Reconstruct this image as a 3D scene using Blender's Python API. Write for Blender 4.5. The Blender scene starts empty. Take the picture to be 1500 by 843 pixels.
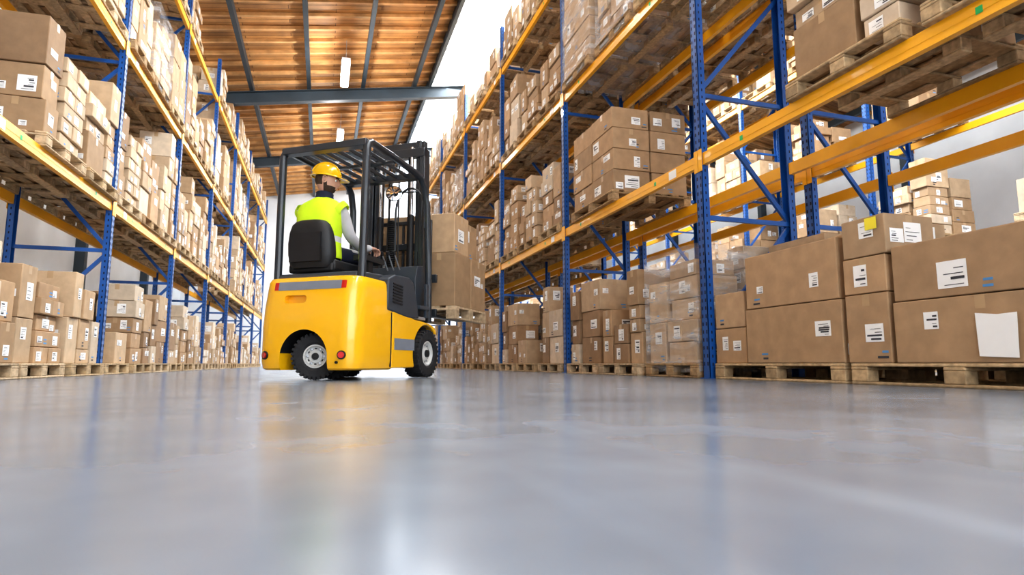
import bpy, bmesh, math, random
from mathutils import Vector, Matrix, Quaternion
R = math.radians
scene = bpy.context.scene
COL = scene.collection

# ------------------------------------------------------------------ materials
def new_mat(name):
    m = bpy.data.materials.new(name); m.use_nodes = True
    nt = m.node_tree; b = nt.nodes["Principled BSDF"]
    return m, nt, b
def pmat(name, col, rough=0.5, metal=0.0, var=0.0, scale=8.0, bump=0.0, bscale=60.0, coat=0.0, spec=0.5, rvar=0.0):
    m, nt, b = new_mat(name)
    b.inputs["Base Color"].default_value = (*col, 1); b.inputs["Roughness"].default_value = rough
    b.inputs["Metallic"].default_value = metal; b.inputs["Coat Weight"].default_value = coat
    b.inputs["Specular IOR Level"].default_value = spec
    tc = nt.nodes.new("ShaderNodeTexCoord")
    if var > 0 or rvar > 0:
        n = nt.nodes.new("ShaderNodeTexNoise"); n.inputs["Scale"].default_value = scale; n.inputs["Detail"].default_value = 5
        nt.links.new(tc.outputs["Object"], n.inputs["Vector"])
        if var > 0:
            r = nt.nodes.new("ShaderNodeValToRGB")
            r.color_ramp.elements[0].position = .3; r.color_ramp.elements[1].position = .7
            r.color_ramp.elements[0].color = (*[c*(1-var) for c in col], 1)
            r.color_ramp.elements[1].color = (*[min(1, c*(1+var)) for c in col], 1)
            nt.links.new(n.outputs["Fac"], r.inputs["Fac"]); nt.links.new(r.outputs["Color"], b.inputs["Base Color"])
        if rvar > 0:
            mr = nt.nodes.new("ShaderNodeMapRange"); mr.inputs["To Min"].default_value = rough-rvar; mr.inputs["To Max"].default_value = rough+rvar
            nt.links.new(n.outputs["Fac"], mr.inputs["Value"]); nt.links.new(mr.outputs["Result"], b.inputs["Roughness"])
    if bump > 0:
        n2 = nt.nodes.new("ShaderNodeTexNoise"); n2.inputs["Scale"].default_value = bscale; n2.inputs["Detail"].default_value = 4
        nt.links.new(tc.outputs["Object"], n2.inputs["Vector"])
        bp = nt.nodes.new("ShaderNodeBump"); bp.inputs["Strength"].default_value = bump; bp.inputs["Distance"].default_value = 0.01
        nt.links.new(n2.outputs["Fac"], bp.inputs["Height"]); nt.links.new(bp.outputs["Normal"], b.inputs["Normal"])
    return m
def emat(name, col, s):
    m, nt, b = new_mat(name)
    b.inputs["Base Color"].default_value = (*col, 1)
    b.inputs["Emission Color"].default_value = (*col, 1); b.inputs["Emission Strength"].default_value = s
    return m
def attr_mat(name, rough=0.8, nscale=14, amp=.12, bump=.08):
    m, nt, b = new_mat(name)
    a = nt.nodes.new("ShaderNodeAttribute"); a.attribute_name = "Col"
    tc = nt.nodes.new("ShaderNodeTexCoord")
    n = nt.nodes.new("ShaderNodeTexNoise"); n.inputs["Scale"].default_value = nscale; n.inputs["Detail"].default_value = 6
    nt.links.new(tc.outputs["Object"], n.inputs["Vector"])
    mr = nt.nodes.new("ShaderNodeMapRange"); mr.inputs["From Min"].default_value = .3; mr.inputs["From Max"].default_value = .7
    mr.inputs["To Min"].default_value = 1-amp; mr.inputs["To Max"].default_value = 1+amp
    nt.links.new(n.outputs["Fac"], mr.inputs["Value"])
    vm = nt.nodes.new("ShaderNodeVectorMath"); vm.operation = 'SCALE'
    nt.links.new(a.outputs["Color"], vm.inputs[0]); nt.links.new(mr.outputs["Result"], vm.inputs["Scale"])
    nt.links.new(vm.outputs["Vector"], b.inputs["Base Color"])
    b.inputs["Roughness"].default_value = rough; b.inputs["Specular IOR Level"].default_value = .3
    if bump:
        bp = nt.nodes.new("ShaderNodeBump"); bp.inputs["Strength"].default_value = bump; bp.inputs["Distance"].default_value = .02
        nt.links.new(n.outputs["Fac"], bp.inputs["Height"]); nt.links.new(bp.outputs["Normal"], b.inputs["Normal"])
    return m

M = {}
M['card'] = attr_mat("cardboard", .72, 9, .11, .14)
M['wood'] = attr_mat("pallet_wood", .8, 22, .28, .2)
M['label'] = pmat("paper_label", (.90, .90, .89), .6, var=.03, scale=5)
M['print'] = pmat("label_print", (.05, .05, .06), .7, var=.1)
M['blueprint'] = pmat("blue_print", (.10, .28, .55), .7, var=.1)
M['yellowlab'] = pmat("yellow_label", (.9, .75, .05), .6, var=.05)
M['green'] = pmat("green_sticker", (.02, .45, .12), .5, var=.1)
M['tape'] = pmat("packing_tape", (.47, .32, .18), .3, var=.08)
M['blue'] = pmat("rack_blue_steel", (.011, .090, .34), .38, var=.15, scale=3, coat=.15)
M['hole'] = pmat("rack_perforation", (.003, .006, .02), .8, var=.1)
M['orange'] = pmat("rack_orange_steel", (.92, .44, .012), .38, var=.08, scale=2, coat=.15)
M['steel'] = pmat("galvanised_steel", (.45, .47, .5), .45, metal=.7, var=.1)
M['white'] = pmat("wall_paint", (.80, .83, .86), .8, var=.05, scale=1.2)
M['dsteel'] = pmat("roof_steel", (.030, .045, .060), .5, var=.15, scale=2)
M['batten'] = pmat("batten_wood", (.66, .38, .16), .7, var=.3, scale=3)

# stretch wrap
m, nt, b = new_mat("stretch_wrap")
b.inputs["Base Color"].default_value = (.85, .88, .92, 1); b.inputs["Roughness"].default_value = .10
b.inputs["Specular IOR Level"].default_value = .9
tc = nt.nodes.new("ShaderNodeTexCoord"); mp = nt.nodes.new("ShaderNodeMapping"); mp.inputs["Scale"].default_value = (1.5, 1.5, 7)
mp.inputs["Rotation"].default_value = (.35, .3, 0)
n = nt.nodes.new("ShaderNodeTexNoise"); n.inputs["Scale"].default_value = 1.6; n.inputs["Detail"].default_value = 4
nt.links.new(tc.outputs["Object"], mp.inputs["Vector"]); nt.links.new(mp.outputs["Vector"], n.inputs["Vector"])
bp = nt.nodes.new("ShaderNodeBump"); bp.inputs["Strength"].default_value = .9; bp.inputs["Distance"].default_value = .05
nt.links.new(n.outputs["Fac"], bp.inputs["Height"]); nt.links.new(bp.outputs["Normal"], b.inputs["Normal"])
mr = nt.nodes.new("ShaderNodeMapRange"); mr.inputs["From Min"].default_value = .44; mr.inputs["From Max"].default_value = .74
mr.inputs["To Min"].default_value = .07; mr.inputs["To Max"].default_value = .50
nt.links.new(n.outputs["Fac"], mr.inputs["Value"]); nt.links.new(mr.outputs["Result"], b.inputs["Alpha"])
M['wrap'] = m

# floor
m, nt, b = new_mat("polished_concrete")
tc = nt.nodes.new("ShaderNodeTexCoord")
n1 = nt.nodes.new("ShaderNodeTexNoise"); n1.inputs["Scale"].default_value = .8; n1.inputs["Detail"].default_value = 4; n1.inputs["Roughness"].default_value = .5
n2 = nt.nodes.new("ShaderNodeTexNoise"); n2.inputs["Scale"].default_value = 4; n2.inputs["Detail"].default_value = 3; n2.inputs["Roughness"].default_value = .5
for q in (n1, n2): nt.links.new(tc.outputs["Object"], q.inputs["Vector"])
r1 = nt.nodes.new("ShaderNodeValToRGB")
r1.color_ramp.elements[0].position = .30; r1.color_ramp.elements[0].color = (.140, .168, .208, 1)
r1.color_ramp.elements[1].position = .70; r1.color_ramp.elements[1].color = (.262, .298, .350, 1)
nt.links.new(n1.outputs["Fac"], r1.inputs["Fac"])
r2 = nt.nodes.new("ShaderNodeValToRGB")
r2.color_ramp.elements[0].position = .3; r2.color_ramp.elements[0].color = (.93, .93, .93, 1)
r2.color_ramp.elements[1].position = .7; r2.color_ramp.elements[1].color = (1.05, 1.05, 1.05, 1)
nt.links.new(n2.outputs["Fac"], r2.inputs["Fac"])
mx = nt.nodes.new("ShaderNodeVectorMath"); mx.operation = 'MULTIPLY'
nt.links.new(r1.outputs["Color"], mx.inputs[0]); nt.links.new(r2.outputs["Color"], mx.inputs[1])
mp = nt.nodes.new("ShaderNodeMapping"); mp.inputs["Rotation"].default_value = (0, 0, .5); mp.inputs["Scale"].default_value = (4.0, .35, 1)
n4 = nt.nodes.new("ShaderNodeTexNoise"); n4.inputs["Scale"].default_value = 1.2; n4.inputs["Detail"].default_value = 3
nt.links.new(tc.outputs["Object"], mp.inputs["Vector"]); nt.links.new(mp.outputs["Vector"], n4.inputs["Vector"])
mr4 = nt.nodes.new("ShaderNodeMapRange"); mr4.inputs["From Min"].default_value = .55; mr4.inputs["From Max"].default_value = .72
mr4.inputs["To Min"].default_value = 1.0; mr4.inputs["To Max"].default_value = 1.18
nt.links.new(n4.outputs["Fac"], mr4.inputs["Value"])
vs4 = nt.nodes.new("ShaderNodeVectorMath"); vs4.operation = 'SCALE'
nt.links.new(mx.outputs["Vector"], vs4.inputs[0]); nt.links.new(mr4.outputs["Result"], vs4.inputs["Scale"])
nt.links.new(vs4.outputs["Vector"], b.inputs["Base Color"])
mr = nt.nodes.new("ShaderNodeMapRange"); mr.inputs["From Min"].default_value = .3; mr.inputs["From Max"].default_value = .7
mr.inputs["To Min"].default_value = .18; mr.inputs["To Max"].default_value = .25
nt.links.new(n2.outputs["Fac"], mr.inputs["Value"]); nt.links.new(mr.outputs["Result"], b.inputs["Roughness"])
b.inputs["IOR"].default_value = 1.55
n3 = nt.nodes.new("ShaderNodeTexNoise"); n3.inputs["Scale"].default_value = 2.5; n3.inputs["Detail"].default_value = 3
nt.links.new(tc.outputs["Object"], n3.inputs["Vector"])
bp = nt.nodes.new("ShaderNodeBump"); bp.inputs["Strength"].default_value = .10; bp.inputs["Distance"].default_value = .012
nt.links.new(n3.outputs["Fac"], bp.inputs["Height"]); nt.links.new(bp.outputs["Normal"], b.inputs["Normal"])
M['floor'] = m

# ceiling boards
m, nt, b = new_mat("ceiling_boards")
tc = nt.nodes.new("ShaderNodeTexCoord")
br = nt.nodes.new("ShaderNodeTexBrick"); br.inputs["Scale"].default_value = 1; br.inputs["Brick Width"].default_value = 2.2
br.inputs["Row Height"].default_value = .16; br.inputs["Mortar Size"].default_value = .008
br.inputs["Color1"].default_value = (.60, .31, .11, 1); br.inputs["Color2"].default_value = (.34, .15, .045, 1); br.inputs["Mortar"].default_value = (.10, .04, .012, 1)
nt.links.new(tc.outputs["Object"], br.inputs["Vector"])
n = nt.nodes.new("ShaderNodeTexNoise"); n.inputs["Scale"].default_value = 1.3; n.inputs["Detail"].default_value = 6
nt.links.new(tc.outputs["Object"], n.inputs["Vector"])
mr = nt.nodes.new("ShaderNodeMapRange"); mr.inputs["From Min"].default_value = .3; mr.inputs["From Max"].default_value = .7; mr.inputs["To Min"].default_value = .6; mr.inputs["To Max"].default_value = 1.3
nt.links.new(n.outputs["Fac"], mr.inputs["Value"])
vm = nt.nodes.new("ShaderNodeVectorMath"); vm.operation = 'SCALE'
nt.links.new(br.outputs["Color"], vm.inputs[0]); nt.links.new(mr.outputs["Result"], vm.inputs["Scale"])
nt.links.new(vm.outputs["Vector"], b.inputs["Base Color"]); b.inputs["Roughness"].default_value = .65
M['ceil'] = m

# forklift / person
M['yellow'] = pmat("forklift_yellow_paint", (.93, .49, .008), .25, var=.03, scale=2, coat=.6)
M['dark'] = pmat("forklift_dark_panel", (.038, .048, .062), .38, var=.1, scale=6)
M['guard'] = pmat("guard_steel", (.022, .028, .036), .35, var=.1, scale=6, coat=.2)
M['black'] = pmat("matte_black", (.010, .010, .012), .6, var=.2)
M['seat'] = pmat("black_vinyl", (.014, .015, .017), .5, var=.2, bump=.15, bscale=120)
M['rubber'] = pmat("tyre_rubber", (.018, .018, .020), .75, var=.3, scale=20, bump=.3, bscale=90)
M['rim'] = pmat("rim_paint", (.62, .62, .60), .45, var=.1)
M['band'] = pmat("grey_band", (.20, .22, .26), .45, var=.08)
M['red'] = pmat("red_lens", (.55, .012, .01), .2, var=.1, coat=.6)
M['chrome'] = pmat("cylinder_chrome", (.7, .7, .72), .15, metal=1, var=.03)
M['mirror'] = pmat("mirror_glass", (.8, .82, .85), .03, metal=1, var=.01)
M['skin'] = pmat("skin", (.62, .35, .25), .5, var=.08, scale=12)
M['hair'] = pmat("dark_hair", (.060, .034, .020), .7, var=.3, scale=60, bump=.5, bscale=200)
M['eye'] = pmat("eye_white", (.8, .8, .78), .2, var=.02)
M['helmet'] = pmat("helmet_yellow", (.95, .56, .01), .25, var=.02, coat=.4)
M['vest'] = pmat("hi_vis_fabric", (.66, .95, .02), .7, var=.08, scale=9, bump=.5, bscale=14)
M['reflect'] = pmat("reflective_tape", (.68, .70, .70), .4, var=.05)
M['sleeve'] = pmat("grey_sweater", (.52, .52, .54), .85, var=.08, scale=10, bump=.3, bscale=18)
M['navy'] = pmat("navy_fabric", (.014, .020, .045), .85, var=.2, scale=10, bump=.2, bscale=18)

# ------------------------------------------------------------------ mesh builder
class MB:
    def __init__(s): s.v = []; s.f = []; s.mi = []; s.c = []; s.mats = []
    def m(s, k):
        if k not in s.mats: s.mats.append(k)
        return s.mats.index(k)
    def add(s, vs, fs, mat, col=(1, 1, 1), X=None):
        o = len(s.v)
        for p in vs:
            s.v.append(tuple(X @ Vector(p)) if X is not None else tuple(p))
        i = s.m(mat)
        for f in fs: s.f.append([o+k for k in f]); s.mi.append(i); s.c.append(col)
    def box(s, x0, x1, y0, y1, z0, z1, mat, col=(1, 1, 1), X=None):
        vs = [(x0, y0, z0), (x1, y0, z0), (x1, y1, z0), (x0, y1, z0), (x0, y0, z1), (x1, y0, z1), (x1, y1, z1), (x0, y1, z1)]
        s.add(vs, [(0, 3, 2, 1), (4, 5, 6, 7), (0, 1, 5, 4), (1, 2, 6, 5), (2, 3, 7, 6), (3, 0, 4, 7)], mat, col, X)
    def beam(s, a, b_, w, h, mat, col=(1, 1, 1), up=(0, 0, 1)):
        a = Vector(a); b_ = Vector(b_); d = (b_-a); L = d.length; d.normalize()
        u = Vector(up); sd = d.cross(u)
        if sd.length < 1e-4: sd = d.cross(Vector((0, 1, 0)))
        sd.normalize(); u = sd.cross(d)
        X = Matrix(((sd.x, d.x, u.x, a.x), (sd.y, d.y, u.y, a.y), (sd.z, d.z, u.z, a.z), (0, 0, 0, 1)))
        s.box(-w/2, w/2, 0, L, -h/2, h/2, mat, col, X)
    def cyl(s, a, b_, r, mat, n=16, r2=None, col=(1, 1, 1)):
        a = Vector(a); b_ = Vector(b_); r2 = r if r2 is None else r2
        q = (b_-a).normalized().to_track_quat('Z', 'Y'); L = (b_-a).length
        X = Matrix.Translation(a) @ q.to_matrix().to_4x4()
        vs = [(r*math.cos(2*math.pi*i/n), r*math.sin(2*math.pi*i/n), 0) for i in range(n)] + [(r2*math.cos(2*math.pi*i/n), r2*math.sin(2*math.pi*i/n), L) for i in range(n)]
        fs = [(i, (i+1) % n, n+(i+1) % n, n+i) for i in range(n)] + [tuple(range(n-1, -1, -1)), tuple(range(n, 2*n))]
        s.add(vs, fs, mat, col, X)
    def lathe(s, prof, mat, X=None, n=32):
        vs = []
        for (r, z) in prof:
            for i in range(n):
                a = 2*math.pi*i/n; vs.append((r*math.cos(a), r*math.sin(a), z))
        for j in range(len(prof)-1):
            mt = mat if isinstance(mat, str) else mat[j]
            used = vs[j*n:(j+2)*n]
            s.add(used, [(i, (i+1) % n, n+(i+1) % n, n+i) for i in range(n)], mt, (1, 1, 1), X)
    def sweep(s, pts, r, mat, n=8, caps=True):
        pts = [Vector(p) for p in pts]; rs = r if isinstance(r, (list, tuple)) else [r]*len(pts)
        vs = []; up = None
        for i, p in enumerate(pts):
            t = (pts[min(i+1, len(pts)-1)]-pts[max(i-1, 0)]).normalized()
            if up is None:
                up = Vector((1, 0, 0)) if abs(t.x) < .9 else Vector((0, 1, 0))
            up = (up - t*up.dot(t)).normalized(); sd = t.cross(up)
            for k in range(n):
                a = 2*math.pi*(k+.5)/n
                vs.append(p+(up*math.cos(a)+sd*math.sin(a))*rs[i])
        fs = [(i*n+k, i*n+(k+1) % n, (i+1)*n+(k+1) % n, (i+1)*n+k) for i in range(len(pts)-1) for k in range(n)]
        if caps: fs += [tuple(range(n-1, -1, -1)), tuple(range((len(pts)-1)*n, len(pts)*n))]
        s.add(vs, fs, mat)
    def loft(s, rings, mat, caps=True):
        n = len(rings[0]); vs = [p for r in rings for p in r]
        fs = [(i*n+k, i*n+(k+1) % n, (i+1)*n+(k+1) % n, (i+1)*n+k) for i in range(len(rings)-1) for k in range(n)]
        if caps: fs += [tuple(range(n-1, -1, -1)), tuple(range((len(rings)-1)*n, len(rings)*n))]
        s.add(vs, fs, mat)
    def mesh(s, name):
        me = bpy.data.meshes.new(name); me.from_pydata(s.v, [], s.f); me.update()
        for k in s.mats: me.materials.append(M[k])
        me.polygons.foreach_set("material_index", s.mi)
        ca = me.color_attributes.new("Col", 'FLOAT_COLOR', 'CORNER')
        buf = []
        for p, c in zip(me.polygons, s.c):
            buf += [c[0], c[1], c[2], 1.0]*p.loop_total
        ca.data.foreach_set("color", buf)
        return me
    def obj(s, name, parent=None, smooth=False, bevel=0, seg=2, subsurf=0, recalc=False, angle=35):
        me = s.mesh(name)
        if recalc:
            bm = bmesh.new(); bm.from_mesh(me); bmesh.ops.remove_doubles(bm, verts=bm.verts, dist=1e-5)
            bmesh.ops.recalc_face_normals(bm, faces=bm.faces); bm.to_mesh(me); bm.free()
        o = bpy.data.objects.new(name, me); COL.objects.link(o)
        if parent: o.parent = parent
        if bevel:
            md = o.modifiers.new("Bevel", 'BEVEL'); md.width = bevel; md.segments = seg; md.limit_method = 'ANGLE'; md.angle_limit = R(30)
        if subsurf:
            md = o.modifiers.new("Sub", 'SUBSURF'); md.levels = subsurf; md.render_levels = subsurf
        if smooth:
            try: me.shade_smooth()
            except Exception:
                for p in me.polygons: p.use_smooth = True
            if not subsurf:
                try: me.set_sharp_from_angle(angle=R(angle))
                except Exception: pass
        return o
def bake(o):
    dg = bpy.context.evaluated_depsgraph_get(); dg.update()
    me = bpy.data.meshes.new_from_object(o.evaluated_get(dg), depsgraph=dg)
    return me
def bake_replace(o):
    me = bake(o); o.modifiers.clear(); o.data = me; return o
def empty(name, loc=(0, 0, 0), rz=0):
    e = bpy.data.objects.new(name, None); COL.objects.link(e); e.location = loc; e.rotation_euler = (0, 0, rz); e.empty_display_size = .2
    return e

# ------------------------------------------------------------------ cartons & pallets
PAL = [(.48, .33, .20), (.41, .27, .155), (.57, .425, .285), (.33, .21, .12), (.52, .375, .24), (.45, .295, .17), (.64, .52, .39)]
def cardcol(rng, i=None, dark=1.0):
    c = PAL[i] if i is not None else rng.choice(PAL); k = rng.uniform(.82, 1.08)*dark
    return tuple(x*k for x in c)
def facequad(mb, X, w, d, h, side, u0, u1, v0, v1, off, mat, col=(1, 1, 1)):
    o = off
    if side == 0: vs = [(w/2+o, u0, v0), (w/2+o, u1, v0), (w/2+o, u1, v1), (w/2+o, u0, v1)]
    elif side == 1: vs = [(-w/2-o, u1, v0), (-w/2-o, u0, v0), (-w/2-o, u0, v1), (-w/2-o, u1, v1)]
    elif side == 2: vs = [(u1, d/2+o, v0), (u0, d/2+o, v0), (u0, d/2+o, v1), (u1, d/2+o, v1)]
    elif side == 3: vs = [(u0, -d/2-o, v0), (u1, -d/2-o, v0), (u1, -d/2-o, v1), (u0, -d/2-o, v1)]
    else: vs = [(u0, v0, h+o), (u1, v0, h+o), (u1, v1, h+o), (u0, v1, h+o)]
    mb.add(vs, [(0, 1, 2, 3)], mat, col, X)
def onelabel(mb, rng, X, w, d, h, sd, L, lw, lh, u, v):
    facequad(mb, X, w, d, h, sd, u, u+lw, v, v+lh, .003, 'label')
    k = rng.randint(4, 6)
    for j in range(k):
        vv = v+lh*(.10+.80*j/k); l0 = rng.uniform(.07, .15); l1 = rng.uniform(.35, .92)
        facequad(mb, X, w, d, h, sd, u+lw*l0, u+lw*l1, vv, vv+lh*rng.choice([.025, .03, .04, .10]), .0045, 'print')
def carton(mb, rng, cx, cy, z, w, d, h, col, rz=0.0, labels=.6):
    X = Matrix.Translation((cx, cy, z)) @ Matrix.Rotation(rz, 4, 'Z')
    mb.box(-w/2, w/2, -d/2, d/2, 0, h-.006, 'card', col, X)
    h -= .006
    t = .028
    ax = rng.random() < .5
    if ax:
        facequad(mb, X, w, d, h, 4, -w/2, w/2, -t, t, .0015, 'tape')
        for sd in (0, 1): facequad(mb, X, w, d, h, sd, -t, t, h-.08, h-.001, .0015, 'tape')
    else:
        facequad(mb, X, w, d, h, 4, -t, t, -d/2, d/2, .0015, 'tape')
        for sd in (2, 3): facequad(mb, X, w, d, h, sd, -t, t, h-.08, h-.001, .0015, 'tape')
    for sd in range(4):
        L = d if sd < 2 else w
        if rng.random() < labels:
            lw = min(L*.42, rng.choice([rng.uniform(.08, .12), rng.uniform(.12, .22)])); lh = min(h*.6, rng.uniform(.07, .17))
            u = rng.uniform(-L/2+.03, -lw*.5); v = rng.uniform(h*.12, h-lh-.03)
            if rng.random() < .5: u = -u-lw
            onelabel(mb, rng, X, w, d, h, sd, L, lw, lh, u, v)
            if rng.random() < .40 and L > .35:
                lw2 = min(L*.28, rng.uniform(.06, .13)); u2 = rng.uniform(.03, L/2-lw2-.02) if u < -lw*.5 else rng.uniform(-L/2+.02, -lw2-.03)
                onelabel(mb, rng, X, w, d, h, sd, L, lw2, min(h*.4, lw2*.8), u2, v+rng.uniform(-.02, .02))
        if rng.random() < .45 and h > .15:
            u = rng.uniform(-L/2+.02, L/2-.12)
            for j in range(2):
                facequad(mb, X, w, d, h, sd, u, u+rng.uniform(.04, .09), .03+j*.035, .045+j*.035, .002, 'blueprint' if rng.random() < .7 else 'print')
def pallet(mb, rng, cx, cy, z, lx, ly):
    base = rng.choice([(.50, .36, .21), (.42, .28, .15), (.56, .42, .27)])
    def c():
        k = rng.uniform(.7, 1.1); return tuple(x*k for x in base)
    x0 = cx-lx/2; y0 = cy-ly/2
    for i in range(3):
        xx = x0+(lx-.1)*i/2
        mb.box(xx, xx+.1, y0, y0+ly, z, z+.02, 'wood', c())
        for j in range(3):
            yy = y0+(ly-.13)*j/2
            mb.box(xx, xx+.1, yy, yy+.13, z+.02, z+.098, 'wood', c())
    for j in range(3):
        yy = y0+(ly-.13)*j/2
        mb.box(x0, x0+lx, yy, yy+.13, z+.098, z+.12, 'wood', c())
    nb = 7; bw = .105
    for i in range(nb):
        xx = x0+(lx-bw)*i/(nb-1)
        mb.box(xx, xx+bw, y0, y0+ly, z+.12, z+.142, 'wood', c())
PH = .143
def wrapshell(mb, x0, x1, y0, y1, z0, z1):
    mb.box(x0-.012, x1+.012, y0-.012, y1+.012, z0, z1+.012, 'wrap')
def gen_load(seed, H, style, wx=1.08, wy=.98, force=None):
    rng = random.Random(seed); mb = MB()
    pallet(mb, rng, 0, 0, 0, 1.14, wy+.02)
    if style in ('grid', 'wrap'):
        nx = 2; ny = rng.choice([1, 2, 2]); bh = rng.choice([.3, .36, .42]); ci = rng.randrange(7)
        if force: nx, ny, bh, ci = force
        nl = max(1, int(H/bh+.01))
        for l in range(nl):
            for i in range(nx):
                for j in range(ny):
                    if l == nl-1 and style == 'grid' and not force and rng.random() < .3: continue
                    w = wx/nx; d = wy/ny
                    carton(mb, rng, -wx/2+w*(i+.5)+rng.uniform(-.012, .012), -wy/2+d*(j+.5)+rng.uniform(-.008, .008), PH+l*bh, w-.02, d-.022, bh, cardcol(rng, ci), rng.uniform(-.015, .015), .7)
        if style == 'wrap': wrapshell(mb, -wx/2, wx/2, -wy/2, wy/2, .05, PH+nl*bh)
    else:
        for (a0, a1) in ((-wx/2, 0), (0, wx/2)):
            cuts = rng.choice([[0, .5, 1], [0, .42, 1], [0, .6, 1], [0, .35, 1], [0, .3, .7, 1]])
            for j in range(len(cuts)-1):
                y0 = -wy/2+cuts[j]*wy; y1 = -wy/2+cuts[j+1]*wy; z = PH; top = H*rng.uniform(.55, 1.0)
                ci = rng.randrange(7); bh = rng.choice([.22, .28, .36, .44, .5])
                while z < PH+top-.12:
                    if rng.random() < .45: bh = rng.choice([.16, .24, .34, .42, .5]); ci = rng.randrange(7)
                    hh = bh
                    w = a1-a0-.02; d = y1-y0-.02
                    off = rng.uniform(-.02, .02)
                    if d > .45 and rng.random() < .25 and hh < .3:
                        for q in (0, 1):
                            carton(mb, rng, (a0+a1)/2+rng.uniform(-.012, .012), y0+.01+d*(.25+.5*q), z, w-.015, d/2-.015, hh, cardcol(rng, ci), rng.uniform(-.02, .02), .8)
                    else:
                        carton(mb, rng, (a0+a1)/2+off*.5, (y0+y1)/2, z, w*rng.uniform(.82, .97), d*rng.uniform(.80, .97), hh, cardcol(rng, ci), rng.uniform(-.04, .04), .85)
                    z += hh
        if style == 'mixwrap': wrapshell(mb, -wx/2, wx/2, -wy/2, wy/2, .05, PH+H*.9)
    o = mb.obj("tmp"); md = o.modifiers.new("B", 'BEVEL'); md.width = .006; md.segments = 1; md.limit_method = 'ANGLE'; md.angle_limit = R(40)
    me = bake(o); bpy.data.objects.remove(o); me.name = "pallet_load_mesh"
    return me
LO = [gen_load(100+i, H, s) for i, (H, s) in enumerate([(.85, 'mix'), (.95, 'mix'), (.8, 'grid'), (.7, 'mix'), (1.0, 'mix'), (.9, 'mix'), (1.0, 'mix')])]
MI = [gen_load(200+i, H, s) for i, (H, s) in enumerate([(1.15, 'mix'), (1.26, 'grid'), (1.25, 'mix'), (1.2, 'mix'), (1.3, 'mix'), (1.1, 'mix'), (1.3, 'mix'), (1.2, 'mix')])]
HI = [gen_load(300+i, H, s) for i, (H, s) in enumerate([(1.65, 'mix'), (1.6, 'mix'), (1.55, 'mix'), (1.5, 'grid'), (1.7, 'mix'), (1.6, 'mix'), (1.55, 'mix'), (1.5, 'mix')])]
WR = [gen_load(400, 1.55, 'wrap'), gen_load(401, 1.6, 'mixwrap'), gen_load(402, 1.3, 'mixwrap'), gen_load(403, 1.2, 'wrap')]
BIGB = gen_load(500, 1.12, 'grid', 1.08, 1.32, (2, 2, .28, 1))
def place(me, x, y, z, flip=False, jit=0.0):
    o = bpy.data.objects.new("pallet_of_cardboard_boxes", me); COL.objects.link(o)
    o.location = (x, y, z); o.rotation_euler = (0, 0, (math.pi if flip else 0)+jit)
    return o

# ------------------------------------------------------------------ racks
LV = [2.12, 4.27, 6.40]; BH = .12; DEP = 1.10
def rack(xf, xb, posts, side, top=7.45):
    mb = MB(); pw = .10; pd = .075
    x0, x1 = min(xf, xb), max(xf, xb)
    for y in posts:
        for xx in (x0, x1):
            s = 1 if xx == x1 else -1
            xa = xx
            xi = xx-s*pd
            mb.box(min(xa, xa-s*.006), max(xa, xa-s*.006), y-pw/2, y+pw/2, 0.008, top, 'blue')
            for yy in (y-pw/2, y+pw/2-.006):
                mb.box(min(xa, xi), max(xa, xi), yy, yy+.006, 0.008, top, 'blue')
            mb.box(xx-s*.11 if s > 0 else xx-.02, xx+.02 if s > 0 else xx+.11, y-.075, y+.075, 0, .008, 'blue')
            z = .12
            while z < top-.1:
                for dy in (-.026, .026):
                    vs = [(xa+s*.0015, y+dy-.009, z), (xa+s*.0015, y+dy+.009, z), (xa+s*.0015, y+dy+.009, z+.034), (xa+s*.0015, y+dy-.009, z+.034)]
                    mb.add(vs, [(0, 1, 2, 3)], 'hole')
                vs = [(xa-s*.03, y-pw/2-.001, z), (xa-s*.044, y-pw/2-.001, z), (xa-s*.044, y-pw/2-.001, z+.028), (xa-s*.03, y-pw/2-.001, z+.028)]
                mb.add(vs, [(0, 1, 2, 3)], 'hole')
                z += .075
        zs = [.3+1.25*i for i in range(6)]
        for i, z in enumerate(zs):
            mb.beam((x0+.04, y, z), (x1-.04, y, z), .03, .045, 'blue')
            if i < len(zs)-1:
                a, b_ = ((x0+.04), (x1-.04)) if i % 2 == 0 else ((x1-.04), (x0+.04))
                mb.beam((a, y+.02, z+.03), (b_, y+.02, z+1.22), .03, .045, 'blue')
    for i in range(len(posts)-1):
        ya, yb = posts[i]+pw/2, posts[i+1]-pw/2
        for zl in LV:
            for xx in (x0, x1):
                s = 1 if xx == x1 else -1
                cx = xx-s*.035
                mb.box(cx-.025, cx+.025, ya+.004, yb-.004, zl-BH/2, zl+BH/2, 'orange')
                mb.box(cx+s*.026, cx+s*.0275, ya+.01, yb-.01, zl-.012, zl+.012, 'orange')
                for yy, q in ((posts[i], 1), (posts[i+1], -1)):
                    mb.box(min(xx+s*.002, xx+s*.008), max(xx+s*.002, xx+s*.008), min(yy+q*.004, yy+q*.062), max(yy+q*.004, yy+q*.062), zl-.12, zl+.10, 'orange')
                xf_ = cx+s*.0285
                if xx == xf:
                    for yy in (ya+.75, yb-.6):
                        mb.add([(xf_, yy, zl-.022), (xf_, yy+.04, zl-.022), (xf_, yy+.04, zl+.022), (xf_, yy, zl+.022)], [(0, 1, 2, 3)], 'green')
                    yy = ya+.35
                    mb.add([(xf_, yy, zl-.045), (xf_, yy+.14, zl-.045), (xf_, yy+.14, zl+.045), (xf_, yy, zl+.045)], [(0, 1, 2, 3)], 'label')
    return mb.obj("pallet_rack")
LP = [5.33-3.3*2+3.3*i for i in range(10)]
RP = [4.89-3.48*2+3.48*i for i in range(8)]
XL0, XL1 = -2.60, -3.70
rack(XL0, XL1, LP, 1)
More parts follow.
